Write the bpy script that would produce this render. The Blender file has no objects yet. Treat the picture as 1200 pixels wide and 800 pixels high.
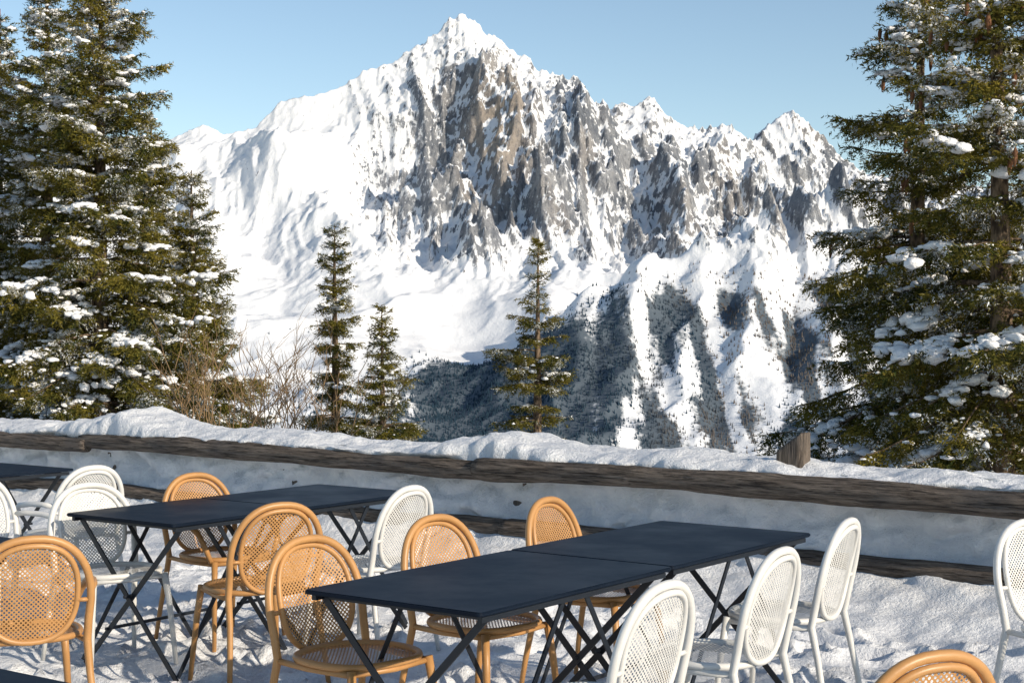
import bpy, math, random
import bmesh
import numpy as np
from mathutils import Vector, Matrix, Quaternion
rng = np.random.default_rng(7); random.seed(7)
scene = bpy.context.scene
F = 1850.0; HZ = 385.0; CAMZ = 1.64
E = np.array([.809, -.588]); N = np.array([.588, .809])
def UV(u, v, z=0.0): return (u*E[0]+v*N[0], u*E[1]+v*N[1], z)
def P3(px, py, D): return ((px-600)/F*D, D, CAMZ+(HZ-py)/F*D)

# ---------------------------------------------------------------- noise
_perm = np.random.default_rng(3).permutation(256)
_perm = np.concatenate([_perm, _perm, _perm])
_g = np.array([[math.cos(a), math.sin(a)] for a in np.linspace(0, 2*math.pi, 16, endpoint=False)])
def perlin(x, y, seed=0):
    x = np.asarray(x, float)+seed*17.31; y = np.asarray(y, float)+seed*9.73
    xi = np.floor(x).astype(int); yi = np.floor(y).astype(int)
    xf = x-xi; yf = y-yi
    u = xf*xf*xf*(xf*(xf*6-15)+10); v = yf*yf*yf*(yf*(yf*6-15)+10)
    def g(ix, iy, dx, dy):
        h = _perm[_perm[ix & 255]+(iy & 255)] & 15
        return _g[h, 0]*dx+_g[h, 1]*dy
    a = g(xi, yi, xf, yf); b = g(xi+1, yi, xf-1, yf)
    c = g(xi, yi+1, xf, yf-1); d = g(xi+1, yi+1, xf-1, yf-1)
    return ((a+(b-a)*u)+((c+(d-c)*u)-(a+(b-a)*u))*v)*1.5
def fbm(x, y, o=4, seed=0):
    s = 0; a = 1.0; t = 0
    for i in range(o):
        s = s+a*perlin(x*2**i, y*2**i, seed+i); t += a; a *= .5
    return s/t
def ridged(x, y, o=4, seed=0, gain=.5):
    s = 0; a = 1.0; t = 0; w = 1.0
    for i in range(o):
        n = 1-np.abs(perlin(x*2.03**i, y*2.03**i, seed+i))*1.6
        n = np.clip(n, 0, 1)**2
        s = s+a*n*w; t += a; a *= gain; w = np.clip(n*1.3, 0, 1)
    return s/t
def sstep(a, b, x):
    t = np.clip((x-a)/(b-a), 0, 1); return t*t*(3-2*t)

# ---------------------------------------------------------------- mesh utils
def mesh_np(name, verts, faces, smooth=False):
    verts = np.ascontiguousarray(verts, dtype=np.float32); faces = np.ascontiguousarray(faces, dtype=np.int32)
    k = faces.shape[1]; me = bpy.data.meshes.new(name)
    me.vertices.add(len(verts)); me.vertices.foreach_set('co', verts.ravel())
    me.loops.add(faces.size); me.loops.foreach_set('vertex_index', faces.ravel())
    me.polygons.add(len(faces)); me.polygons.foreach_set('loop_start', np.arange(len(faces), dtype=np.int32)*k)
    me.polygons.foreach_set('use_smooth', np.full(len(faces), bool(smooth)))
    me.update(calc_edges=True)
    return me
def add_obj(name, me, mat=None, parent=None, loc=None, rot=None):
    o = bpy.data.objects.new(name, me); scene.collection.objects.link(o)
    if mat is not None and me is not None and len(me.materials) == 0: me.materials.append(mat)
    if parent is not None: o.parent = parent
    if loc is not None: o.location = loc
    if rot is not None: o.rotation_euler = rot
    return o
def attr(me, name, vals):
    a = me.attributes.new(name, 'FLOAT', 'POINT'); a.data.foreach_set('value', np.asarray(vals, dtype=np.float32).ravel())
def grid_faces(nr, nc):
    i = np.arange(nr*nc).reshape(nr, nc)
    return np.stack([i[:-1, :-1], i[:-1, 1:], i[1:, 1:], i[1:, :-1]], -1).reshape(-1, 4)
class MB:
    def __init__(s): s.v = []; s.f = []; s.n = 0; s.uv = None
    def add(s, V, Fc):
        s.v.append(np.asarray(V, float)); s.f.append(np.asarray(Fc, int)+s.n); s.n += len(V)
    def tube(s, pts, rad, sides=8, cap=True, squash=None):
        pts = [Vector(p) for p in pts]; n = len(pts)
        if not hasattr(rad, '__len__'): rad = [rad]*n
        T = []
        for i in range(n):
            a = pts[max(i-1, 0)]; b = pts[min(i+1, n-1)]; T.append((b-a).normalized())
        up = Vector((0, 0, 1)) if abs(T[0].z) < .9 else Vector((1, 0, 0))
        nn = T[0].cross(up).normalized(); V = []
        for i in range(n):
            nn = (nn-T[i]*nn.dot(T[i])).normalized(); bb = T[i].cross(nn)
            for k in range(sides):
                a = 2*math.pi*k/sides
                V.append(pts[i]+(nn*math.cos(a)+bb*math.sin(a))*rad[i])
        Q = []
        for i in range(n-1):
            for k in range(sides):
                k2 = (k+1) % sides
                Q.append((i*sides+k, i*sides+k2, (i+1)*sides+k2, (i+1)*sides+k))
        if cap:
            for base, ctr, fl in ((0, pts[0], True), ((n-1)*sides, pts[-1], False)):
                c = len(V); V.append(ctr)
                for k in range(0, sides, 2):
                    a, b, d = base+k, base+(k+1) % sides, base+(k+2) % sides
                    Q.append((c, d, b, a) if fl else (c, a, b, d))
        s.add([tuple(v) for v in V], Q)
    def bar(s, a, b, w, t, side=None):
        a = Vector(a); b = Vector(b); d = (b-a).normalized()
        sd = Vector(side) if side else Vector((0, 1, 0))
        sd = (sd-d*sd.dot(d)).normalized(); o = d.cross(sd)
        V = []
        for p in (a, b):
            for x, y in ((-1, -1), (1, -1), (1, 1), (-1, 1)): V.append(tuple(p+o*(x*w/2)+sd*(y*t/2)))
        s.add(V, [(0, 1, 2, 3), (7, 6, 5, 4), (0, 4, 5, 1), (1, 5, 6, 2), (2, 6, 7, 3), (3, 7, 4, 0)])
    def mesh(s, name, smooth=True):
        return mesh_np(name, np.concatenate(s.v), np.concatenate(s.f), smooth)

# ---------------------------------------------------------------- materials
class M:
    def __init__(s, name):
        s.m = bpy.data.materials.new(name); s.m.use_nodes = True
        s.t = s.m.node_tree; s.t.nodes.clear()
        s.out = s.n('ShaderNodeOutputMaterial')
    def n(s, typ, ins=None, **kw):
        nd = s.t.nodes.new(typ)
        for k, v in kw.items(): setattr(nd, k, v)
        if ins:
            for k, v in ins.items():
                sock = nd.inputs[k]
                if isinstance(v, bpy.types.NodeSocket): s.t.links.new(v, sock)
                else: sock.default_value = v
        return nd
    def noise(s, vec, scale, detail=4, rough=.55, dist=0):
        return s.n('ShaderNodeTexNoise', {'Vector': vec, 'Scale': scale, 'Detail': detail, 'Roughness': rough, 'Distortion': dist}).outputs['Fac']
    def ramp(s, fac, a, b, c0=0.0, c1=1.0):
        return s.n('ShaderNodeMapRange', {'Value': fac, 'From Min': a, 'From Max': b, 'To Min': c0, 'To Max': c1}, interpolation_type='SMOOTHSTEP').outputs[0]
    def math(s, op, a, b=0.0, c=0.0):
        return s.n('ShaderNodeMath', {0: a, 1: b, 2: c}, operation=op).outputs[0]
    def mix(s, fac, a, b):
        nd = s.n('ShaderNodeMix', data_type='RGBA')
        for sock, v in ((nd.inputs[0], fac), (nd.inputs[6], a), (nd.inputs[7], b)):
            if isinstance(v, bpy.types.NodeSocket): s.t.links.new(v, sock)
            else: sock.default_value = (v if not isinstance(v, tuple) or len(v) == 4 else (*v, 1))
        return nd.outputs[2]
    def bump(s, h, strength, dist): return s.n('ShaderNodeBump', {'Height': h, 'Strength': strength, 'Distance': dist}).outputs[0]
    def diff(s, col, normal=None):
        ins = {'Color': col if isinstance(col, bpy.types.NodeSocket) else (*col, 1)}
        if normal is not None: ins['Normal'] = normal
        return s.n('ShaderNodeBsdfDiffuse', ins).outputs[0]
    def pbsdf(s, col, rough=.6, normal=None, spec=.5, **kw):
        ins = {'Base Color': col if isinstance(col, bpy.types.NodeSocket) else (*col, 1), 'Roughness': rough, 'Specular IOR Level': spec}
        if normal is not None: ins['Normal'] = normal
        ins.update(kw)
        return s.n('ShaderNodeBsdfPrincipled', ins).outputs[0]
    def done(s, sh): s.t.links.new(sh, s.out.inputs[0]); return s.m
    def obj(s): return s.n('ShaderNodeTexCoord').outputs['Object']
    def pos(s): return s.n('ShaderNodeNewGeometry').outputs['Position']
    def att(s, name): return s.n('ShaderNodeAttribute', attribute_name=name).outputs['Fac']
    def scl(s, v, sc): return s.n('ShaderNodeVectorMath', {0: v, 1: sc}, operation='MULTIPLY').outputs[0]

def mat_snow():
    m = M('snow'); p = m.pos()
    n1 = m.noise(p, 6, 6); n2 = m.noise(p, 45, 4, .65); n3 = m.noise(p, 220, 2)
    h = m.math('ADD', m.math('MULTIPLY', n1, .6), m.math('ADD', m.math('MULTIPLY', n2, .3), m.math('MULTIPLY', n3, .08)))
    col = m.mix(m.ramp(n1, .35, .7), (.72, .74, .78), (.84, .85, .865))
    return m.done(m.pbsdf(col, .55, m.bump(h, .8, .07), .3))
def mat_treesnow():
    m = M('snow_on_tree'); p = m.pos()
    return m.done(m.diff((.86, .87, .89), m.bump(m.noise(p, 30, 5), .8, .03)))
def mat_wood():
    m = M('weathered_wood'); o = m.obj(); g = m.scl(o, (1.5, 22, 22))
    n = m.noise(g, 2.2, 8, .65, .3); n2 = m.noise(o, 3, 4); n3 = m.noise(m.scl(o, (2, 60, 60)), 2, 4)
    c = m.mix(m.ramp(n, .3, .7), (.06, .048, .040), (.29, .235, .19))
    c = m.mix(m.ramp(n2, .45, .75, 0, .7), c, (.12, .11, .105))
    c = m.mix(m.ramp(n3, .54, .66, 0, .9), c, (.02, .016, .014))
    return m.done(m.pbsdf(c, .85, m.bump(m.math('ADD', n, n3), 1, .03), .2))
def mat_bark():
    m = M('spruce_bark'); p = m.pos()
    n = m.noise(m.scl(p, (1, 1, .35)), 28, 6, .6)
    return m.done(m.diff(m.mix(m.ramp(n, .35, .7), (.05, .038, .03), (.26, .19, .13)), m.bump(n, .8, .02)))
def mat_needles():
    m = M('spruce_needles'); p = m.pos()
    n = m.noise(p, 1.8, 3); n2 = m.noise(p, 14, 3)
    c = m.mix(m.ramp(n, .38, .68), (.032, .045, .016), (.140, .118, .023))
    c = m.mix(m.ramp(n2, .38, .72, 0, .65), c, (.24, .185, .035))
    fr = m.math('MULTIPLY', m.ramp(m.noise(p, 3.5, 3), .54, .61), m.ramp(m.noise(p, 50, 2), .49, .57))
    c = m.mix(m.math('MULTIPLY', fr, .9), c, (.78, .81, .85))
    return m.done(m.diff(c))
def mat_plain(name, col, rough=.6, var=.15, spec=.5, sc=8):
    m = M(name); o = m.obj(); n = m.noise(o, sc, 5)
    c2 = tuple(x*(1-var*2) for x in col)
    return m.done(m.pbsdf(m.mix(m.ramp(n, .3, .7), c2, tuple(col)), rough, m.bump(m.noise(o, 90, 3), .15, .002), spec))
def mat_table():
    m = M('navy_painted_metal'); p = m.pos()
    n = m.noise(p, 3, 5, .6); n2 = m.noise(p, 40, 4, .7); n3 = m.noise(m.scl(p, (1, 1, 1)), 14, 8, .8, .4)
    c = m.mix(m.ramp(n, .3, .7), (.004, .009, .020), (.007, .014, .028))
    c = m.mix(m.math('MULTIPLY', m.ramp(n3, .56, .72), .14), c, (.06, .08, .10))
    r = m.ramp(n, .3, .7, .46, .60)
    return m.done(m.pbsdf(c, r, m.bump(n2, .04, .002), .14))
def mat_perf(name, col):
    m = M(name); uv = m.n('ShaderNodeTexCoord').outputs['UV']
    pitch = 0.0175
    s = m.scl(uv, (1/pitch, 1/pitch, 0))
    def holes(v):
        fr = m.n('ShaderNodeVectorMath', {0: v}, operation='FRACTION').outputs[0]
        fr = m.n('ShaderNodeVectorMath', {0: fr, 1: (.5, .5, 0)}, operation='SUBTRACT').outputs[0]
        return m.n('ShaderNodeVectorMath', {0: fr}, operation='LENGTH').outputs['Value']
    d = m.math('MINIMUM', holes(s), holes(m.n('ShaderNodeVectorMath', {0: s, 1: (.5, .5, 0)}, operation='ADD').outputs[0]))
    fac = m.math('LESS_THAN', d, .228)
    a = m.pbsdf(m.mix(m.ramp(m.noise(m.obj(), 12, 3), .3, .7), tuple(x*.85 for x in col), tuple(col)), .45, None, .4)
    t = m.n('ShaderNodeBsdfTransparent').outputs[0]
    return m.done(m.n('ShaderNodeMixShader', {0: fac, 1: a, 2: t}).outputs[0])
def mat_mountain():
    m = M('alpine_rock_and_snow'); p = m.pos()
    ra = m.att('rock'); fo = m.att('forest'); wm = m.att('warm')
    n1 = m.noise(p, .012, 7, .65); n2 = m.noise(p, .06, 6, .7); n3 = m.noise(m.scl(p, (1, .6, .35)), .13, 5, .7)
    k = m.math('ADD', ra, m.math('ADD', m.math('MULTIPLY_ADD', n2, 1.4, -.70), m.math('MULTIPLY_ADD', n3, 2.0, -1.0)))
    k = m.ramp(k, .42, .62)
    rock = m.mix(m.ramp(n1, .35, .65), (.17, .19, .225), (.36, .37, .39))  # grey-blue rock, its blue cast painted in to stand for distance haze
    rock = m.mix(m.math('MULTIPLY', wm, .8), rock, (.46, .38, .30))
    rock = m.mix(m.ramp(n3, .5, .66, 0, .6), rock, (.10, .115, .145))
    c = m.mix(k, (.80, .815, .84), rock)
    ff = m.ramp(m.math('ADD', fo, m.math('MULTIPLY_ADD', n2, 1.0, -.5)), .35, .65, 0, .92)
    c = m.mix(ff, c, (.045, .072, .10))  # forest ground tinted blue, valley haze put into the colour
    h = m.math('ADD', m.math('MULTIPLY', n1, 30), m.math('ADD', m.math('MULTIPLY', n2, 11), m.math('MULTIPLY', n3, 7)))
    amt = m.math('MULTIPLY_ADD', ra, .9, .24)
    bp = m.n('ShaderNodeBump', {'Height': h, 'Strength': amt, 'Distance': 1.0}).outputs[0]
    return m.done(m.diff(c, bp))
SNOW = mat_snow(); TSNOW = mat_treesnow(); WOOD = mat_wood(); BARK = mat_bark(); NEED = mat_needles(); TABLE = mat_table()
WHITE = mat_plain('white_resin', (.74, .73, .70), .4, .05); WHITEP = mat_perf('white_perforated_resin', (.70, .69, .66))
TAN = mat_plain('ochre_resin', (.53, .275, .10), .42, .08); TANP = mat_perf('ochre_perforated_resin', (.50, .26, .095))
LEG = mat_plain('dark_steel', (.008, .012, .020), .45, .1)
TWIG = mat_plain('bare_twig', (.27, .17, .08), .8, .2); CONE = mat_plain('spruce_cone', (.20, .085, .035), .8, .2)

# ---------------------------------------------------------------- mountain
def build_mountain():
    xs = np.concatenate([np.arange(-3400, -1450, 40), np.arange(-1450, 1450, 4.0), np.arange(1450, 3400, 40)])
    ys = np.concatenate([np.arange(1500, 1850, 14), np.arange(1850, 3000, 5.0), np.arange(3000, 4120, 3.0), np.arange(4120, 5600, 30)])
    X, Y = np.meshgrid(xs, ys)
    sky = [(-300,200,3500),(0,185,3600),(100,178,3650),(180,168,3750),(205,160,3780),(240,146,3800),(262,157,3800),(300,150,3820),(330,120,3850),(365,112,3850),(400,101,3880),(425,84,3900),(455,75,3920),(500,46,3960),(522,30,3980),(541,17,4000),(560,26,3990),(580,42,3980),(610,62,3970),(640,86,3960),(665,93,3950),(675,88,3950),(690,116,3940),(715,125,3930),(745,122,3930),(765,117,3930),(785,138,3930),(800,146,3930),(830,151,3930),(853,141,3930),(870,157,3940),(885,165,3960),(905,141,4000),(925,128,4020),(945,141,4000),(970,167,3980),(990,188,3960),(1015,200,3950),(1100,215,3900),(1250,230,3900),(1500,230,3900)]
    surf = [(200,250,3480),(300,250,3420),(370,200,3620),(100,300,3150),(230,350,3000),(350,350,2950),(420,290,3250),(150,450,2400),(300,450,2480),(400,450,2440),(450,400,2680),(480,480,2330),
        (445,190,3760),(470,240,3560),(500,300,3270),(520,350,3020),(560,400,2800),(550,440,2580),(540,470,2420),
        (500,235,3520),(560,285,3220),(600,285,3210),(650,320,3040),(710,340,2960),(600,350,2900),(660,380,2740),
        (540,100,3880),(580,150,3740),(590,215,3520),(600,255,3360),(510,150,3810),(640,150,3770),(645,220,3520),(655,275,3290),
        (720,180,3770),(740,250,3520),(765,300,3260),(820,200,3780),(850,255,3520),(900,200,3880),(930,255,3650),(990,240,3780),
        (860,290,3260),(950,285,3280),(800,325,2960),(1100,280,3300),
        (1050,285,2720),(950,292,2700),(890,308,2680),(830,345,2620),(760,372,2580),(700,398,2530),(640,432,2470),(590,462,2410),(540,492,2330),
        (900,400,2340),(800,440,2300),(700,470,2240),(1000,400,2350),(950,480,2120),(850,520,2030),(700,530,2040),(600,520,2150),(1100,450,2200),(450,520,2150),(300,530,2050)]
    C = [P3(*p) for p in sky+surf]
    for x in np.arange(-3400, 3401, 850):
        C += [(x, 1500, -215), (x, 1750, -205), (x, 4700, 250), (x, 5600, 50)]
    for s_ in (-1, 1):
        C += [(s_*2600, 3800, 420), (s_*3400, 3600, 380), (s_*2500, 2700, 0), (s_*1700, 2300, -80)]
    C = np.array(C); S = 1000.0
    c = C[:, :2]/S; n = len(c)
    def K(r2): return .5*r2*np.log(r2+1e-12)
    A = K(((c[:, None]-c[None])**2).sum(-1))+np.eye(n)*1e-4
    Pm = np.c_[np.ones(n), c]
    Lm = np.block([[A, Pm], [Pm.T, np.zeros((3, 3))]])
    w = np.linalg.solve(Lm, np.r_[C[:, 2], 0, 0, 0])
    H = w[n]+w[n+1]*X/S+w[n+2]*Y/S
    for i in range(n):
        H += w[i]*K((X/S-c[i, 0])**2+(Y/S-c[i, 1])**2)
    WX = X+28*fbm(X/160, Y/160, 3, 11)+10*perlin(X/45, Y/45, 15); WY = Y+28*fbm(X/160, Y/160, 3, 21)
    def dist(pts, x, y):
        best = np.full(X.shape, 1e9); T = np.zeros(X.shape); m_ = len(pts)-1
        for i in range(m_):
            a = np.array(pts[i][:2]); b = np.array(pts[i+1][:2]); d = b-a; L2 = d@d
            t = np.clip(((x-a[0])*d[0]+(y-a[1])*d[1])/L2, 0, 1)
            q = np.hypot(x-a[0]-t*d[0], y-a[1]-t*d[1])
            k = q < best; best = np.where(k, q, best); T = np.where(k, (i+t)/m_, T)
        return best, T
    skp = [P3(*p) for p in sky]
    dS, tS = dist(skp, X, Y)
    zS = np.interp(tS*(len(skp)-1), np.arange(len(skp)), [p[2] for p in skp])
    H = np.maximum(H, zS-1.15*dS)
    back = (Y > np.interp(X, [p[0] for p in skp], [p[1] for p in skp]))
    H = np.where(back, np.minimum(H, zS-.5*dS), H)
    ribs = [([(541,17,4000),(556,70,3880),(575,130,3760),(588,190,3600),(605,250,3380)], 120, 140),
        ([(500,46,3960),(485,100,3870),(474,160,3780),(462,215,3660)], 80, 90),
        ([(425,84,3900),(405,130,3800),(372,175,3680),(330,205,3540),(300,260,3380)], 80, 130),
        ([(610,62,3970),(618,110,3880),(626,160,3760),(628,215,3560)], 80, 80),
        ([(665,95,3950),(676,150,3830),(670,210,3600),(650,270,3330),(640,290,3200)], 125, 120),
        ([(700,120,3940),(705,170,3800),(690,225,3600)], 60, 70),
        ([(745,122,3930),(738,170,3830),(720,230,3600),(712,285,3330)], 90, 90),
        ([(765,118,3930),(785,170,3830),(790,225,3640),(800,300,3180)], 95, 100),
        ([(830,151,3930),(835,190,3840),(850,240,3600)], 75, 80),
        ([(855,142,3930),(885,195,3840),(935,255,3620)], 85, 90),
        ([(925,129,4020),(945,180,3930),(985,225,3800)], 85, 100),
        ([(240,146,3800),(290,200,3600),(370,255,3380),(440,330,3080),(470,390,2780)], 75, 150),
        ([(205,160,3780),(215,230,3550),(240,310,3200),(270,400,2750)], 65, 120),
        ([(490,232,3530),(545,262,3350),(570,295,3180),(545,330,3060)], 75, 100),
        ([(1050,280,2720),(950,290,2700),(890,306,2680),(830,343,2620),(760,370,2580),(700,396,2530),(640,430,2470),(590,460,2410),(540,492,2330)], 72, 250),
        ([(890,306,2680),(880,380,2420),(860,480,2150)], 40, 70), ([(760,370,2580),(740,430,2350),(720,500,2130)], 40, 60), ([(980,292,2700),(990,380,2420),(970,480,2120)], 40, 70), ([(690,400,2530),(670,450,2330),(650,500,2150)], 26, 60), ([(825,343,2620),(805,420,2350),(790,490,2130)], 40, 60)]
    for ri, (pts, A_, W_) in enumerate(ribs):
        d, t = dist([P3(*p) for p in pts], WX, WY)
        k = A_*np.clip(1-d/W_, 0, 1)**1.15*np.clip((1-t)*4, .15, 1)
        if ri < 13: k = k*sstep(10, 190, dS)
        H += k
    ratio = X/Y
    hi = sstep(40, 240, H)
    right = sstep(-.14, -.035, ratio)
    rockz = hi*(.25+.75*right)
    near = .22+.78*sstep(0, 200, dS)
    fl = ridged(X/85+.6*perlin(X/260, Y/260, 5), Y/480+.5*perlin(X/200, Y/200, 6), 5, 31, .55)
    rg = ridged(WX/280, WY/300, 6, 41, .52)
    sm = fbm(X/220, Y/220, 3, 61)
    crag = ridged(WX/50, WY/80, 4, 71, .62)
    H += near*(rockz*(85*(rg-.45)+78*(fl-.45)+28*(crag-.4))+(1-rockz)*(30*sm+40*(ridged(WX/360, WY/420, 4, 51)-.5)+5*(crag-.4)*sstep(-.1,.12,sm)))
    H += (1-near)*(18*(ridged(X/26, Y/40, 3, 81)-.35))*(.35+.65*right)
    gy, gx = np.gradient(H, ys, xs); sl = np.hypot(gx, gy)
    rk = .55*(sl-1.0)+.85*(fl-.45)+.5*(crag-.36)+.35*fbm(X/160, Y/160, 3, 91)
    rock = sstep(-.08, .60, rk)*.80*(.14+.86*right)*(.10+.90*sstep(30, 230, H))*sstep(.5, .9, sl)
    rock *= (1-.5*sstep(600, 740, H))
    pil = P3(583,150,3700)
    warm = np.exp(-(((X-pil[0])/80)**2+((H-470)/170)**2))*sstep(.1, .4, rock)+.35*sstep(.05, .6, fbm(X/150, Y/150, 2, 97))
    rock = np.clip(rock+.18*np.exp(-(((X-pil[0])/50)**2+((H-480)/130)**2)), 0, 1)
    st = fbm(X/38, Y/230, 3, 101)
    tl = np.interp(ratio, [-.25, -.09, -.05, .0, .06, .14, .25], [-120, -115, -50, -5, 45, 80, 90])
    fz = sstep(60, -55, H-tl-60*fbm(X/120, Y/160, 4, 3))*sstep(2760, 2600, Y)
    left = sstep(.10, .03, ratio)*sstep(-.09, -.04, ratio)
    forest = np.clip(fz*(.50+.44*left+(1.3-.8*left)*st), 0, 1)
    me = mesh_np('mountain', np.stack([X, Y, H], -1).reshape(-1, 3), grid_faces(len(ys), len(xs)), True)
    attr(me, 'rock', rock); attr(me, 'warm', np.clip(warm, 0, 1)); attr(me, 'forest', forest)
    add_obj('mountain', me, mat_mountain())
    r = np.random.default_rng(5); n = 110000
    tx = r.uniform(-800, 1300, n); ty = r.uniform(1850, 2800, n)
    ix = np.clip(np.searchsorted(xs, tx), 1, len(xs)-1); iy = np.clip(np.searchsorted(ys, ty), 1, len(ys)-1)
    f = forest[iy, ix]; keep = r.uniform(0, 1, n) < f**1.3+.004*(H[iy, ix] < 20)
    tx, ty, ix, iy = tx[keep], ty[keep], ix[keep], iy[keep]; tz = H[iy, ix]-1.5
    tx, ty = xs[ix]+r.uniform(-2, 2, len(ix)), ys[iy]+r.uniform(-2, 2, len(ix))
    n = len(tx); hh = r.uniform(4.5, 9, n)*(.7+.3*r.uniform(0, 1, n)); rr = hh*r.uniform(.16, .26, n)
    V = np.zeros((n, 6, 3)); a0 = r.uniform(0, 6, n)
    for k in range(5):
        a = a0+k*2*math.pi/5
        V[:, k, 0] = tx+rr*np.cos(a); V[:, k, 1] = ty+rr*np.sin(a); V[:, k, 2] = tz
    V[:, 5] = np.stack([tx, ty, tz+hh], -1)
    fc = np.array([[k, (k+1) % 5, 5] for k in range(5)])
    FF = (np.arange(n)[:, None, None]*6+fc[None]).reshape(-1, 3)
    me = mesh_np('distant_forest', V.reshape(-1, 3), FF)
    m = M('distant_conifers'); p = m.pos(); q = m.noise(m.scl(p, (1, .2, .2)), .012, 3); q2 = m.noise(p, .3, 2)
    xr = m.ramp(m.n('ShaderNodeSeparateXYZ', {0: p}).outputs[0], 60, 330)  # left side stays blue and dark: slope shade painted into the tree colour
    c = m.mix(m.math('MULTIPLY', m.ramp(q, .42, .56), xr), (.028, .054, .080), (.14, .12, .105)); c = m.mix(m.math('MULTIPLY', m.ramp(q2, .5, .7, 0, .5), m.math('MULTIPLY_ADD', xr, .8, .2)), c, (.18, .21, .25))  # blue base tone also carries valley haze as colour
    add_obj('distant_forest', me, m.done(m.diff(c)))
build_mountain()

# ---------------------------------------------------------------- near hillside
def hill_z(x, y):
    v = x*N[0]+y*N[1]; d = np.maximum(v-9.9, 0)
    z = .50-.15*d-.0035*np.minimum(d, 60)**2-.42*np.maximum(d-60, 0)
    return np.maximum(z, -214+0*z)
def build_hill():
    vs = 9.4+np.concatenate([np.linspace(0, 30, 90), 30*np.exp(np.linspace(.02, 4.1, 90))])
    us = np.concatenate([-np.exp(np.linspace(7.6, 3.2, 40)), np.linspace(-24, 24, 150), np.exp(np.linspace(3.2, 7.6, 40))])
    U, V = np.meshgrid(us, vs)
    X = U*E[0]+V*N[0]; Y = U*E[1]+V*N[1]
    Z = hill_z(X, Y)+.12*fbm(X/1.5, Y/1.5, 3, 4)*sstep(9.4, 11, V)-(1-sstep(9.4, 10.2, V))*.40
    add_obj('snowy_hillside', mesh_np('snowy_hillside', np.stack([X, Y, Z], -1).reshape(-1, 3), grid_faces(len(vs), len(us)), True), SNOW)
build_hill()

# ---------------------------------------------------------------- terrace + bank
def build_terrace():
    us = np.concatenate([np.linspace(-40, -14.2, 30), np.arange(-14, 4, .030), np.linspace(4.2, 40, 40)])
    prof = [(6.9, 0), (7.5, .02), (7.9, .07), (8.25, .15), (8.45, .21), (8.60, .28), (8.68, .36), (8.715, .48), (8.72, .60), (8.67, .70), (8.565, .750), (8.555, .785), (8.64, .825), (8.82, .85), (9.1, .85), (9.4, .78), (9.8, .58), (10.2, .38), (10.6, .1), (11.0, -.5)]
    pv = np.array(prof); seg = np.r_[0, np.cumsum(np.hypot(*np.diff(pv, axis=0).T))]
    ss = np.arange(0, seg[-1], .022)
    bv = np.interp(ss, seg, pv[:, 0]); bz = np.interp(ss, seg, pv[:, 1])
    k = np.ones(5)/5; bv = np.r_[bv[:2], np.convolve(bv, k, 'valid'), bv[-2:]]; bz = np.r_[bz[:2], np.convolve(bz, k, 'valid'), bz[-2:]]
    fv = np.r_[np.linspace(-40, -.5, 40), np.arange(0, 6.87, .032)]
    V0 = np.r_[fv, bv]; Z0 = np.r_[fv*0, bz]; S0 = np.r_[fv, 6.9+ss]
    U, Vv = np.meshgrid(us, V0); _, Zz = np.meshgrid(us, Z0); _, Sg = np.meshgrid(us, S0)
    top = sstep(.70, .78, Zz)*(Vv > 8.5); face = sstep(.12, .3, Zz)*(1-top)
    hu = [-30, -13.5, -11.2, -10.3, -9.9, -9.6, -9.0, -8.4, -8.1, -7.3, -6.9, -6.45, -6.2, -5.8, -5.2, -4.5, -4.2, -3.9, -3.0, -2.0, 10]
    hz = [-.04, -.04, -.04, .11, .01, -.02, -.03, .0, -.05, -.06, -.02, .08, .03, -.02, -.01, -.01, -.03, -.05, -.05, -.05, -.05]
    hump = np.interp(U, hu, hz)+.055*fbm(U*1.7, Sg*1.5, 4, 7)+.035*fbm(U*6, Sg*6, 4, 8)
    Zn = Zz+hump*top*sstep(.76, .82, Zz)
    Vn = Vv+face*(.10*fbm(U*1.5, Sg*2.5, 3, 12)+.075*ridged(U*2.2, Sg*4, 3, 13)-.04+.05*fbm(U*9, Sg*10, 3, 15))+top*(.09*fbm(U*2.6, Sg*.3, 4, 14)+.03*fbm(U*12, Sg*6, 2, 16)-.0)*(Vv < 8.75)
    low = (1-face)*(1-top)
    Zn = Zn+low*(.06*fbm(U*1.2, Vv*1.2, 4, 20)+.045*fbm(U*4, Vv*4, 4, 25))+face*.06*fbm(U*3, Sg*4, 4, 29)
    r = np.random.default_rng(9)
    for i in range(1000):
        cu = r.uniform(-11, 2); cv = r.uniform(2.5, 8.2); a = r.uniform(0, 3.14); dp = r.uniform(.02, .06); sz = r.uniform(.8, 1.2)
        iu = np.searchsorted(us, [cu-.35, cu+.35]); iv0 = np.searchsorted(V0[:len(fv)+40], [cv-.35, cv+.35])
        su = slice(iu[0], iu[1]); sv = slice(iv0[0], iv0[1])
        du = U[sv, su]-cu; dv = Vv[sv, su]-cv
        p = du*math.cos(a)+dv*math.sin(a); q = -du*math.sin(a)+dv*math.cos(a)
        rr = np.sqrt((p/(.15*sz))**2+(q/(.07*sz))**2)
        Zn[sv, su] += dp*(-(1-sstep(.6, 1.05, rr))+.5*np.exp(-((rr-1.25)/.25)**2))
    X = U*E[0]+Vn*N[0]; Y = U*E[1]+Vn*N[1]
    me = mesh_np('snowy_ground', np.stack([X, Y, Zn], -1).reshape(-1, 3), grid_faces(len(V0), len(us)), True)
    add_obj('snowy_ground', me, SNOW)
build_terrace()

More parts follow.
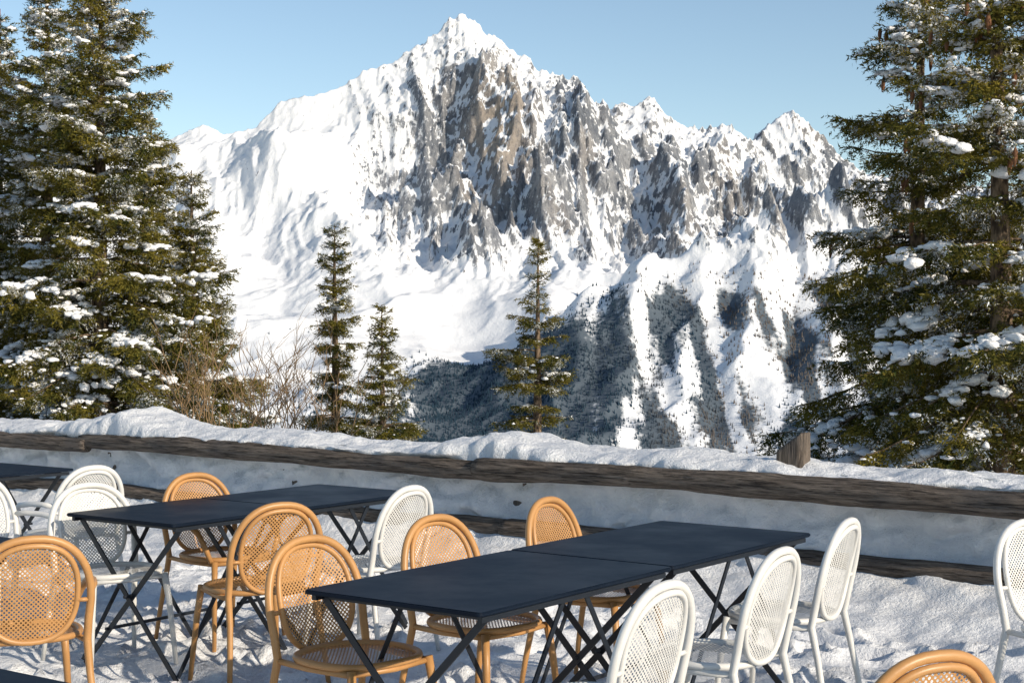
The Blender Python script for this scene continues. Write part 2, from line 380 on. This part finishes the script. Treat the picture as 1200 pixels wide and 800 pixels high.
# ---------------------------------------------------------------- fence
def log(mb, u0, u1, v, z, r, seed, sag=.018):
    n = int((u1-u0)/.06)+2; P = []; R = []
    rr = np.random.default_rng(seed)
    for i in range(n):
        t = i/(n-1); u = u0+(u1-u0)*t
        P.append((u, v+.015*math.sin(u*1.3+seed), z+sag*math.sin(u*.9+seed*2)))
        R.append(r*(1+.07*math.sin(u*2.1+seed)+.05*math.sin(u*7.3+seed)+rr.uniform(-.02, .02)))
    R[0] *= .9; R[-1] *= .9
    mb.tube(P, R, 20)
    V = mb.v[-1]; V[:, 2] += .014*fbm(V[:, 0]*2, V[:, 2]*25+V[:, 1]*25, 3, seed); V[:, 1] += .016*fbm(V[:, 0]*2, V[:, 2]*30, 3, seed+5)
fe = bpy.data.objects.new('wooden_rail_fence', None); scene.collection.objects.link(fe)
fe.rotation_euler = (0, 0, math.atan2(E[1], E[0]))
for nm, u0, u1, v, z, r, sd in [('top_rail_1', -22, -10.6, 8.57, .685, .064, 1), ('top_rail_2', -10.7, -6.33, 8.58, .69, .066, 2), ('top_rail_3', -6.52, -2.0, 8.545, .685, .074, 3), ('top_rail_4', -2.1, 6, 8.57, .69, .073, 4),
        ('lower_rail_1', -22, -10.4, 8.61, .30, .058, 5), ('lower_rail_2', -10.5, -6.2, 8.60, .30, .060, 6), ('lower_rail_3', -6.3, -1.9, 8.575, .285, .064, 7), ('lower_rail_4', -2.0, 6, 8.58, .28, .06, 8)]:
    mb = MB(); log(mb, u0, u1, v, z, r, sd); add_obj(nm, mb.mesh(nm), WOOD, fe)
for i, u in enumerate([-14.9, -12.7, -10.55, -8.45, -6.27, -4.28, -1.98, .2, 2.4]):
    h = .955 if i == 5 else .76
    bm = bmesh.new(); bmesh.ops.create_cube(bm, size=1)
    for vv in bm.verts: vv.co = Vector((vv.co.x*.17, vv.co.y*.15, (vv.co.z+.5)*(h+.2)-.2+(.12*vv.co.x if vv.co.z > 0 else 0)))
    bmesh.ops.bevel(bm, geom=list(bm.edges), offset=.022, segments=3, affect='EDGES', profile=.6)
    pm = bpy.data.meshes.new('post'); bm.to_mesh(pm); bm.free(); pm.materials.append(WOOD)
    pm.transform(Matrix.Rotation(math.radians(90), 4, 'Y'))
    add_obj('post_%d' % i, pm, None, fe, (u, 8.815, 0), (0, math.radians(-90), 0))

# ---------------------------------------------------------------- spruces
def ico(sub):
    b = bmesh.new(); bmesh.ops.create_icosphere(b, subdivisions=sub, radius=1)
    v = np.array([q.co[:] for q in b.verts]); f = np.array([[q.index for q in g.verts] for g in b.faces]); b.free(); return v, f
ICO = {1: ico(1), 2: ico(2)}
def spruce(X, Y, ztop, R, seed, z0f=.04, snow=.2, step=.037, nlen=.052, nw=.0068, cones=0, whorl=.25, shape=.85, lean=0, var=.35):
    r = np.random.default_rng(seed)
    zb = float(hill_z(np.array(X), np.array(Y)))-.25; H = ztop-zb
    par = bpy.data.objects.new('spruce_tree', None); scene.collection.objects.link(par); par.location = (X, Y, zb)
    R0 = .017*H+.02; wob = [r.uniform(-.03, .03) for _ in range(4)]
    def tr(z): t = z/H; return np.array([wob[0]*math.sin(t*5)+wob[1]*t*2+lean*t, wob[2]*math.sin(t*4+1)+wob[3]*t*2, z])
    mb = MB(); zz = np.linspace(0, H, 28)
    mb.tube([tr(z) for z in zz], [R0*(1-z/H)**.9+.006 for z in zz], 9)
    TW = []; SN = []; CN = []
    lob = r.uniform(0, 6.28, 3)
    z = z0f*H
    while z < H*.985:
        t = z/H; nb = int(r.integers(5, 9)); a0 = r.uniform(0, 6.28); wl = r.uniform(1-var, 1.15)
        for b in range(nb):
            a = a0+b*6.283/nb+r.uniform(-.35, .35); zi = z+r.uniform(-.35, .35)*whorl*(.4 if r.uniform() < .7 else 1.6)
            ti = min(max(zi/H, 0), .99)
            asym = 1+.16*math.sin(a+lob[0]+t*3)+.12*math.sin(2*a+lob[1]-t*7)
            L = (R*(1-ti)**shape*(min(1, .7+ti*3)))*wl*asym*r.uniform(.65, 1.15)+.06
            if r.uniform() < .10: L *= .4
            dr = np.array([math.cos(a), math.sin(a), 0]); sd = np.array([-dr[1], dr[0], 0])
            up = .75*ti**1.3-.12+r.uniform(-.12, .12); dp = -.46*(1-ti)**.6+r.uniform(-.12, .1); tip = .30
            p0 = tr(ti*H); s = np.linspace(0, 1, 7)
            bend = r.uniform(-.15, .15)
            def bp(s):
                s = np.asarray(s)
                return p0+dr*(L*s)[..., None]+sd*(bend*L*s*s)[..., None]+np.array([0, 0, 1.])*(L*(up*s+dp*s*s+tip*s**4*.8*(1-ti*.6)))[..., None]
            pts = bp(s); rb = .006+.010*L
            mb.tube([tuple(q) for q in pts], [rb*(1-.85*q) for q in s], 4, False)
            k = max(6, int(L/.036)); sv = np.sort(r.uniform(.15 if L > .6 else .03, 1, k)); q = bp(sv)
            tg = bp(np.minimum(sv+.03, 1.03))-q; tg /= np.linalg.norm(tg, axis=1)[:, None]
            for sg in (-1, 1):
                fw = r.uniform(.35, .9, k)[:, None]; dn = r.uniform(-1.2, .12, k)[:, None]*(.3+.7*(1-ti))
                d = tg*fw+sd*sg*r.uniform(.45, 1, k)[:, None]+np.array([0, 0, 1.])*dn
                d /= np.linalg.norm(d, axis=1)[:, None]
                l = (.36*L*(1-sv)**.6*(.35+.65*sstep(0, .4, sv))+.07)*r.uniform(.55, 1.25, k)
                l = np.minimum(l, .5)
                TW.append((q, d, l))
                big = l > .12
                if big.any():
                    qq, dd, ll = q[big], d[big], l[big]
                    for j in range(4):
                        f = r.uniform(.1, .95, len(ll))
                        s3 = np.cross(dd, np.array([0, 0, 1.])); s3 /= np.linalg.norm(s3, axis=1)[:, None]+1e-6
                        d3 = dd*.7+s3*(1 if j % 2 else -1)*.75+np.array([0, 0, 1.])*r.uniform(-1.0, .15, len(ll))[:, None]
                        d3 /= np.linalg.norm(d3, axis=1)[:, None]
                        TW.append((qq+dd*(ll*f)[:, None], d3, (.45*ll*(1-f)+.06)*r.uniform(.7, 1.2, len(ll))))
            TW.append((pts[:-1], (pts[1:]-pts[:-1])/(L/6), np.full(6, L/6)))
            if L > .2 and r.uniform() < snow*2.0:
                s0 = r.uniform(.15, .6); s1 = min(1, s0+r.uniform(.2, .5)); wd = .24*L*(1-s0)+.03
                m_ = int(8+56*min(L, 1.3)*(s1-s0))
                for j in range(m_):
                    sj = r.uniform(s0, s1); lat = r.normal()*.6*wd
                    c = bp(sj)+sd*lat+np.array([0, 0, .02-abs(lat)*.4])
                    sz = r.uniform(.020, .060)*(.6+.4*min(L, 1.3))
                    SN.append((c, sz*r.uniform(1.0, 1.9), sz*r.uniform(.8, 1.3), sz*r.uniform(.4, .8), a+r.uniform(-.5, .5), 2 if sz > .04 else 1))
            for j in range(int(34*snow*L)):
                sj = r.uniform(.15, 1); c = bp(sj)+sd*r.uniform(-.25, .25)*L*(1-sj*.6)+np.array([0, 0, -.01])
                sz = r.uniform(.010, .030); SN.append((c, sz*1.5, sz, sz*.6, r.uniform(0, 6), 1))
            if cones and ti > .45 and r.uniform() < cones:
                for j in range(int(r.integers(1, 4))): CN.append(bp(r.uniform(.55, .95))-np.array([0, 0, .03]))
        z += whorl*r.uniform(.7, 1.35)*(1-.4*t)
    q = np.concatenate([x[0] for x in TW]); d = np.concatenate([x[1] for x in TW]); l = np.concatenate([x[2] for x in TW])
    cnt = np.maximum(2, (l/step*2).astype(int)); idx = np.repeat(np.arange(len(l)), cnt); n = len(idx)
    f = r.uniform(0, 1, n); pos = q[idx]+d[idx]*(l[idx]*f)[:, None]; pos[:, 2] -= (l[idx]*f)**2*.35
    rv = r.normal(size=(n, 3)); rv[:, 2] *= .7; rv /= np.linalg.norm(rv, axis=1)[:, None]
    nd = d[idx]*.75+rv*.75; nd /= np.linalg.norm(nd, axis=1)[:, None]
    wv = np.cross(nd, r.normal(size=(n, 3))); wv /= np.linalg.norm(wv, axis=1)[:, None]+1e-9
    ln = nlen*r.uniform(.6, 1.25, n); w = nw*r.uniform(.7, 1.4, n)
    V = np.stack([pos-wv*w[:, None], pos+wv*w[:, None], pos+nd*ln[:, None]], 1).reshape(-1, 3)
    add_obj('trunk', mb.mesh('trunk'), BARK, par)
    add_obj('foliage', mesh_np('foliage', V, np.arange(n*3).reshape(-1, 3)), NEED, par)
    if SN:
        VV = []; FF = []; o = 0
        for c, a, b, h, an, sub in SN:
            iv, if_ = ICO[sub]; ph = r.uniform(0, 9, 3)
            dsp = 1+.22*np.sin(iv[:, 0]*3.1+ph[0])+.2*np.sin(iv[:, 1]*3.7+ph[1]+iv[:, 2]*2)+.14*np.sin(iv[:, 0]*6+iv[:, 1]*5+ph[2])
            v = iv*dsp[:, None]*np.array([a, b, h])
            ca, sa = math.cos(an), math.sin(an)
            VV.append(np.stack([v[:, 0]*ca-v[:, 1]*sa, v[:, 0]*sa+v[:, 1]*ca, v[:, 2]], -1)+c); FF.append(if_+o); o += len(v)
        add_obj('snow_clumps', mesh_np('snow_clumps', np.concatenate(VV), np.concatenate(FF), True), TSNOW, par)
    if CN:
        mb = MB()
        for c in CN:
            k = r.uniform(.8, 1.2); mb.tube([c, c-np.array([0, 0, .03*k]), c-np.array([.004, 0, .08*k]), c-np.array([.008, 0, .12*k])], [.006, .018, .017, .006], 6)
        add_obj('cones', mb.mesh('cones'), CONE, par)
def sp(px, D, topy, R, seed, **kw):
    x, y, z = P3(px, topy, D); spruce(x, y, z, R, seed, **kw)
sp(-5, 23.5, 10, 1.9, 1, snow=.32)
sp(58, 22, -45, 1.9, 2, snow=.36)
sp(120, 20, -70, 2.25, 3, snow=.34, whorl=.23)
sp(228, 21.5, 200, 1.45, 4, whorl=.2)
sp(180, 23, 140, 1.6, 14, whorl=.24)
sp(391, 26, 264, 1.02, 5, whorl=.24, shape=.68, snow=.1, var=.5)
sp(449, 25, 360, .78, 6, whorl=.2, shape=.6, snow=.08, var=.5)
sp(628, 27, 280, 1.05, 7, whorl=.33, shape=.72, snow=.08, var=.6)
K2 = dict(step=.029, nlen=.040, nw=.0052, whorl=.28, var=.4)
sp(1072, 13.2, -90, 1.78, 8, cones=.3, snow=.30, **K2)
sp(1172, 11.6, -190, 1.78, 9, cones=.35, snow=.28, **K2)
sp(1275, 12.8, -120, 1.8, 19, snow=.2, **K2)

# ---------------------------------------------------------------- bare shrubs
def shrub(px, D, h, seed, n=9):
    r = random.Random(seed); x, y, _ = P3(px, 500, D); zb = float(hill_z(np.array(x), np.array(y)))
    mb = MB()
    def br(p, d, L, rad, lv):
        pts = [p.copy()]; q = p.copy(); dd = d.copy(); k = 5
        for i in range(k):
            dd = (dd+Vector((r.uniform(-.25, .25), r.uniform(-.25, .25), r.uniform(-.06, .14)))).normalized(); q = q+dd*(L/k); pts.append(q.copy())
            if lv > 0 and i > 0:
                sd = Vector((r.uniform(-1, 1), r.uniform(-1, 1), r.uniform(-.1, .7)))
                br(q, (dd*.8+sd*.8).normalized(), L*r.uniform(.3, .55), rad*.6, lv-1)
        mb.tube(pts, [rad*(1-.75*i/k) for i in range(k+1)], 4, False)
    for i in range(n):
        br(Vector((r.uniform(-.35, .35), r.uniform(-.2, .2), 0)), Vector((r.uniform(-.7, .7), r.uniform(-.4, .4), 1)).normalized(), h*r.uniform(.6, 1.1), .009, 2)
    add_obj('bare_shrub', mb.mesh('bare_shrub'), TWIG, None, (x, y, zb))
shrub(235, 15.5, 1.05, 1, 10); shrub(285, 16, 1.05, 2, 10); shrub(335, 17, 1.3, 3, 10); shrub(375, 17, 1.2, 4, 9)

# ---------------------------------------------------------------- tables
def rot_for(f): return math.atan2(f[1], f[0])-math.pi/2
TMESH = {}
def table_meshes(L):
    k = round(L, 3)
    if k in TMESH: return TMESH[k]
    W = .77; bm = bmesh.new(); rr = .02; pts = []
    for cx, cy, a0 in ((W/2-rr, L/2-rr, 0), (-W/2+rr, L/2-rr, 90), (-W/2+rr, -L/2+rr, 180), (W/2-rr, -L/2+rr, 270)):
        for j in range(5):
            a = math.radians(a0+j*22.5); pts.append((cx+rr*math.cos(a), cy+rr*math.sin(a)))
    vs = [bm.verts.new((x, y, .726)) for x, y in pts]; f = bm.faces.new(vs)
    ex = bmesh.ops.extrude_face_region(bm, geom=[f])
    bmesh.ops.translate(bm, verts=[g for g in ex['geom'] if isinstance(g, bmesh.types.BMVert)], vec=(0, 0, .016))
    bmesh.ops.bevel(bm, geom=[e for e in bm.edges if abs(e.verts[0].co.z-e.verts[1].co.z) < 1e-5], offset=.004, segments=2, affect='EDGES')
    bmesh.ops.recalc_face_normals(bm, faces=bm.faces)
    top = bpy.data.meshes.new('top'); bm.to_mesh(top); bm.free(); top.materials.append(TABLE)
    mb = MB(); e = L/2-.07
    for s_ in (-1, 1):
        y = s_*e
        mb.bar((-.35, y, .715), (.34, y-.006, 0), .026, .007); mb.bar((.35, y-s_*.014, .715), (-.34, y-s_*.014, 0), .026, .007)
        mb.bar((-.36, y-s_*.007, .712), (.36, y-s_*.007, .712), .016, .02)
        mb.tube([(0, y-.03, .365), (0, y+.03, .365)], .009, 8)
        y2 = s_*(e-.46)
        mb.bar((-.34, y, .02), (-.34, y2, .70), .022, .006, (1, 0, 0)); mb.bar((.34, y, .02), (.34, y2, .70), .022, .006, (1, 0, 0))
        mb.bar((-.345, y2, .705), (.345, y2, .705), .016, .016)
    for x in (-.36, .36): mb.bar((x, -L/2+.03, .712), (x, L/2-.03, .712), .02, .018, (0, 0, 1))
    mb.bar((-.17, -e, .19), (-.17, e, .19), .014, .014, (0, 0, 1))
    legs = mb.mesh('legs', False); legs.materials.append(LEG)
    TMESH[k] = (top, legs); return TMESH[k]
def table(u, v, L):
    p = bpy.data.objects.new('folding_table', None); scene.collection.objects.link(p)
    p.location = UV(u, v, 0); p.rotation_euler = (0, 0, rot_for(N)+random.uniform(-.004, .004))
    t, l = table_meshes(L); add_obj('top', t, None, p); add_obj('legs', l, None, p)
table(-3.395, 4.575, 1.205); table(-3.40, 5.79, 1.205)
table(-5.90, 5.37, .86); table(-5.895, 6.27, .92)
table(-8.62, 5.95, 1.2); table(-8.6, 4.74, 1.2)
table(-5.98, 3.62, 1.2); table(-5.98, 2.41, 1.2)
table(-3.40, 1.98, 1.2)
table(-.75, 4.5, 1.2); table(-.75, 5.71, 1.2)

# ---------------------------------------------------------------- chairs
def back_y(z): return -.205-.20*(z-.44)-.05*(z-.44)**2
def oval_panel(rim, pan, center, hw, hh, plane):
    nA, nR = 48, 8; V = []; UVs = []
    ring = []
    for i in range(nA+1):
        a = 2*math.pi*i/nA; ex = 2/2.4
        x = hw*math.copysign(abs(math.cos(a))**ex, math.cos(a)); y = hh*math.copysign(abs(math.sin(a))**ex, math.sin(a)); ring.append((x, y))
    def mp(x, y):
        if plane == 'back':
            z = center+y; return (x, back_y(z)+.021*(x/hw)**2-.018, z)
        return (x, center[0]+y, center[1]-.010*(1-(x/hw)**2)*(1-(y/hh)**2))
    for k in range(nR+1):
        f = k/nR
        for i in range(nA): V.append(mp(ring[i][0]*f, ring[i][1]*f)); UVs.append((ring[i][0]*f+1, ring[i][1]*f+1))
    Q = []
    for k in range(nR):
        for i in range(nA):
            j = (i+1) % nA; Q.append((k*nA+i, k*nA+j, (k+1)*nA+j, (k+1)*nA+i))
    pan.add(V, Q); pan.uvs += UVs
    P = [mp(x, y) for x, y in ring]
    rim.tube(P, .0115 if plane == 'back' else .014, 8, False)
CH = {}
def chair_meshes(arms):
    if arms in CH: return CH[arms]
    fr = MB(); pan = MB(); pan.uvs = []
    P = []; R = []
    P += [(-.245, -.285, 0), (-.232, -.262, .16), (-.219, -.232, .32)]; R += [.011, .013, .0145]
    HW = .222
    zc = .60
    P += [(-.214, back_y(.44), .44), (-.216, back_y(.52), .52)]; R += [.016, .016]
    for i in range(0, 25):
        a = math.pi-math.pi*i/24
        x = HW*math.copysign(abs(math.cos(a))**.84, math.cos(a)); z = zc+.248*abs(math.sin(a))**.9
        P.append((x, back_y(z), z)); R.append(.0155)
    P += [(.216, back_y(.52), .52), (.214, back_y(.44), .44), (.219, -.232, .32), (.232, -.262, .16), (.245, -.285, 0)]; R += [.016, .016, .0145, .013, .011]
    fr.tube(P, R, 10)
    for s_ in (-1, 1):
        fr.tube([(s_*.185, .165, .445), (s_*.20, .185, .30), (s_*.222, .215, 0)], [.017, .015, .011], 10)
        fr.tube([(s_*.214, back_y(.44), .435), (s_*.205, -.05, .428), (s_*.185, .16, .43)], [.012]*3, 8)
        if arms:
            fr.tube([(s_*.221, back_y(.64)+.0, .64), (s_*.245, -.17, .648), (s_*.262, -.06, .645), (s_*.262, .05, .63), (s_*.25, .115, .59), (s_*.225, .14, .52), (s_*.195, .15, .44)], [.014, .015, .016, .016, .015, .014, .014], 9)
    fr.tube([(-.185, .16, .43), (0, .19, .43), (.185, .16, .43)], [.011]*3, 8)
    oval_panel(fr, pan, .635, .172, .188, 'back')
    oval_panel(fr, pan, (-.01, .452), .215, .205, 'seat')
    fr.tube([(-.215, back_y(.60), .60), (-.168, back_y(.60)-.0, .60)], .009, 6); fr.tube([(.215, back_y(.60), .60), (.168, back_y(.60)-.0, .60)], .009, 6)
    fm = fr.mesh('frame'); pm = pan.mesh('perforated_panels')
    uvl = pm.uv_layers.new(name='UVMap'); li = np.zeros(len(pm.loops), dtype=np.int32); pm.loops.foreach_get('vertex_index', li)
    uvl.data.foreach_set('uv', np.array(pan.uvs, dtype=np.float32)[li].ravel())
    out = {}
    for nm, a, b in (('w', WHITE, WHITEP), ('o', TAN, TANP)):
        f2 = fm.copy(); p2 = pm.copy(); f2.materials.append(a); p2.materials.append(b); out[nm] = (f2, p2)
    CH[arms] = out; return out
def chair(X, Y, f, col, arms=False, jit=0):
    a = math.atan2(f[1], f[0])+jit; f = (math.cos(a), math.sin(a))
    e = bpy.data.objects.new('cafe_chair', None); scene.collection.objects.link(e)
    e.location = (X+f[0]*.285, Y+f[1]*.285, .004); e.rotation_euler = (0, 0, a-math.pi/2)
    fm, pm = chair_meshes(arms)[col]
    add_obj('frame', fm, None, e); add_obj('seat_and_back', pm, None, e)
fe_ = (E[0], E[1]); fm_ = (-E[0], -E[1])
def cp(px, topy, f, col, arms=False, jit=0):
    D = (CAMZ-.85)*F/(topy-HZ); chair((px-600)/F*D, D, f, col, arms, jit)
cp(362, 632, fe_, 'o', jit=-.12); cp(511, 607, fe_, 'o', jit=-.1); cp(643, 586, fe_, 'o', jit=.05)
cp(328, 592, fm_, 'o', jit=-.35); cp(228, 557, fe_, 'o', True, jit=-.15); cp(480, 572, fm_, 'w', jit=.05)
cp(104, 569, fe_, 'w', jit=-.25); cp(108, 548, fm_, 'w', True, jit=-.1); cp(38, 632, fm_, 'o', True, jit=-.5)
cp(778, 686, fm_, 'w', jit=0); cp(914, 646, fm_, 'w', jit=.05); cp(993, 611, fm_, 'w', jit=.12)
cp(1208, 612, fe_, 'w', jit=-.45); cp(1096, 769, fm_, 'o', jit=-.5)
cp(-30, 560, fe_, 'w', True)

# ---------------------------------------------------------------- light, sky, camera
el = math.radians(23); az = Vector((.775, -.632))
S = Vector((az.x*math.cos(el), az.y*math.cos(el), math.sin(el)))
sun = bpy.data.lights.new('sun', 'SUN'); sun.energy = 4.9; sun.angle = math.radians(.5); sun.color = (1, .88, .71)
so = bpy.data.objects.new('sun', sun); scene.collection.objects.link(so); so.rotation_euler = S.to_track_quat('Z', 'Y').to_euler()
w = bpy.data.worlds.new('World'); scene.world = w; w.use_nodes = True; nt = w.node_tree; nt.nodes.clear()
sk = nt.nodes.new('ShaderNodeTexSky'); sk.sky_type = 'NISHITA'; sk.sun_disc = False; sk.sun_elevation = el
sk.sun_rotation = math.atan2(az.x, az.y); sk.altitude = 1500; sk.air_density = 1.0; sk.dust_density = .7; sk.ozone_density = 1.1
mx = nt.nodes.new('ShaderNodeMix'); mx.data_type = 'RGBA'; mx.blend_type = 'MULTIPLY'; mx.inputs[0].default_value = 1
mx.inputs[7].default_value = (1.14, 1.13, 1.06, 1); nt.links.new(sk.outputs[0], mx.inputs[6])
bg = nt.nodes.new('ShaderNodeBackground'); bg.inputs[1].default_value = .135
wo = nt.nodes.new('ShaderNodeOutputWorld'); nt.links.new(mx.outputs[2], bg.inputs[0]); nt.links.new(bg.outputs[0], wo.inputs[0])
cam = bpy.data.cameras.new('camera'); cam.lens = F/1200*36; cam.sensor_width = 36; cam.clip_start = .1; cam.clip_end = 20000
co = bpy.data.objects.new('camera', cam); scene.collection.objects.link(co); co.location = (0, 0, CAMZ)
co.rotation_euler = (math.pi/2-math.atan(15/F), 0, 0); scene.camera = co
scene.view_settings.view_transform = 'Standard'; scene.view_settings.look = 'None'; scene.view_settings.exposure = 0
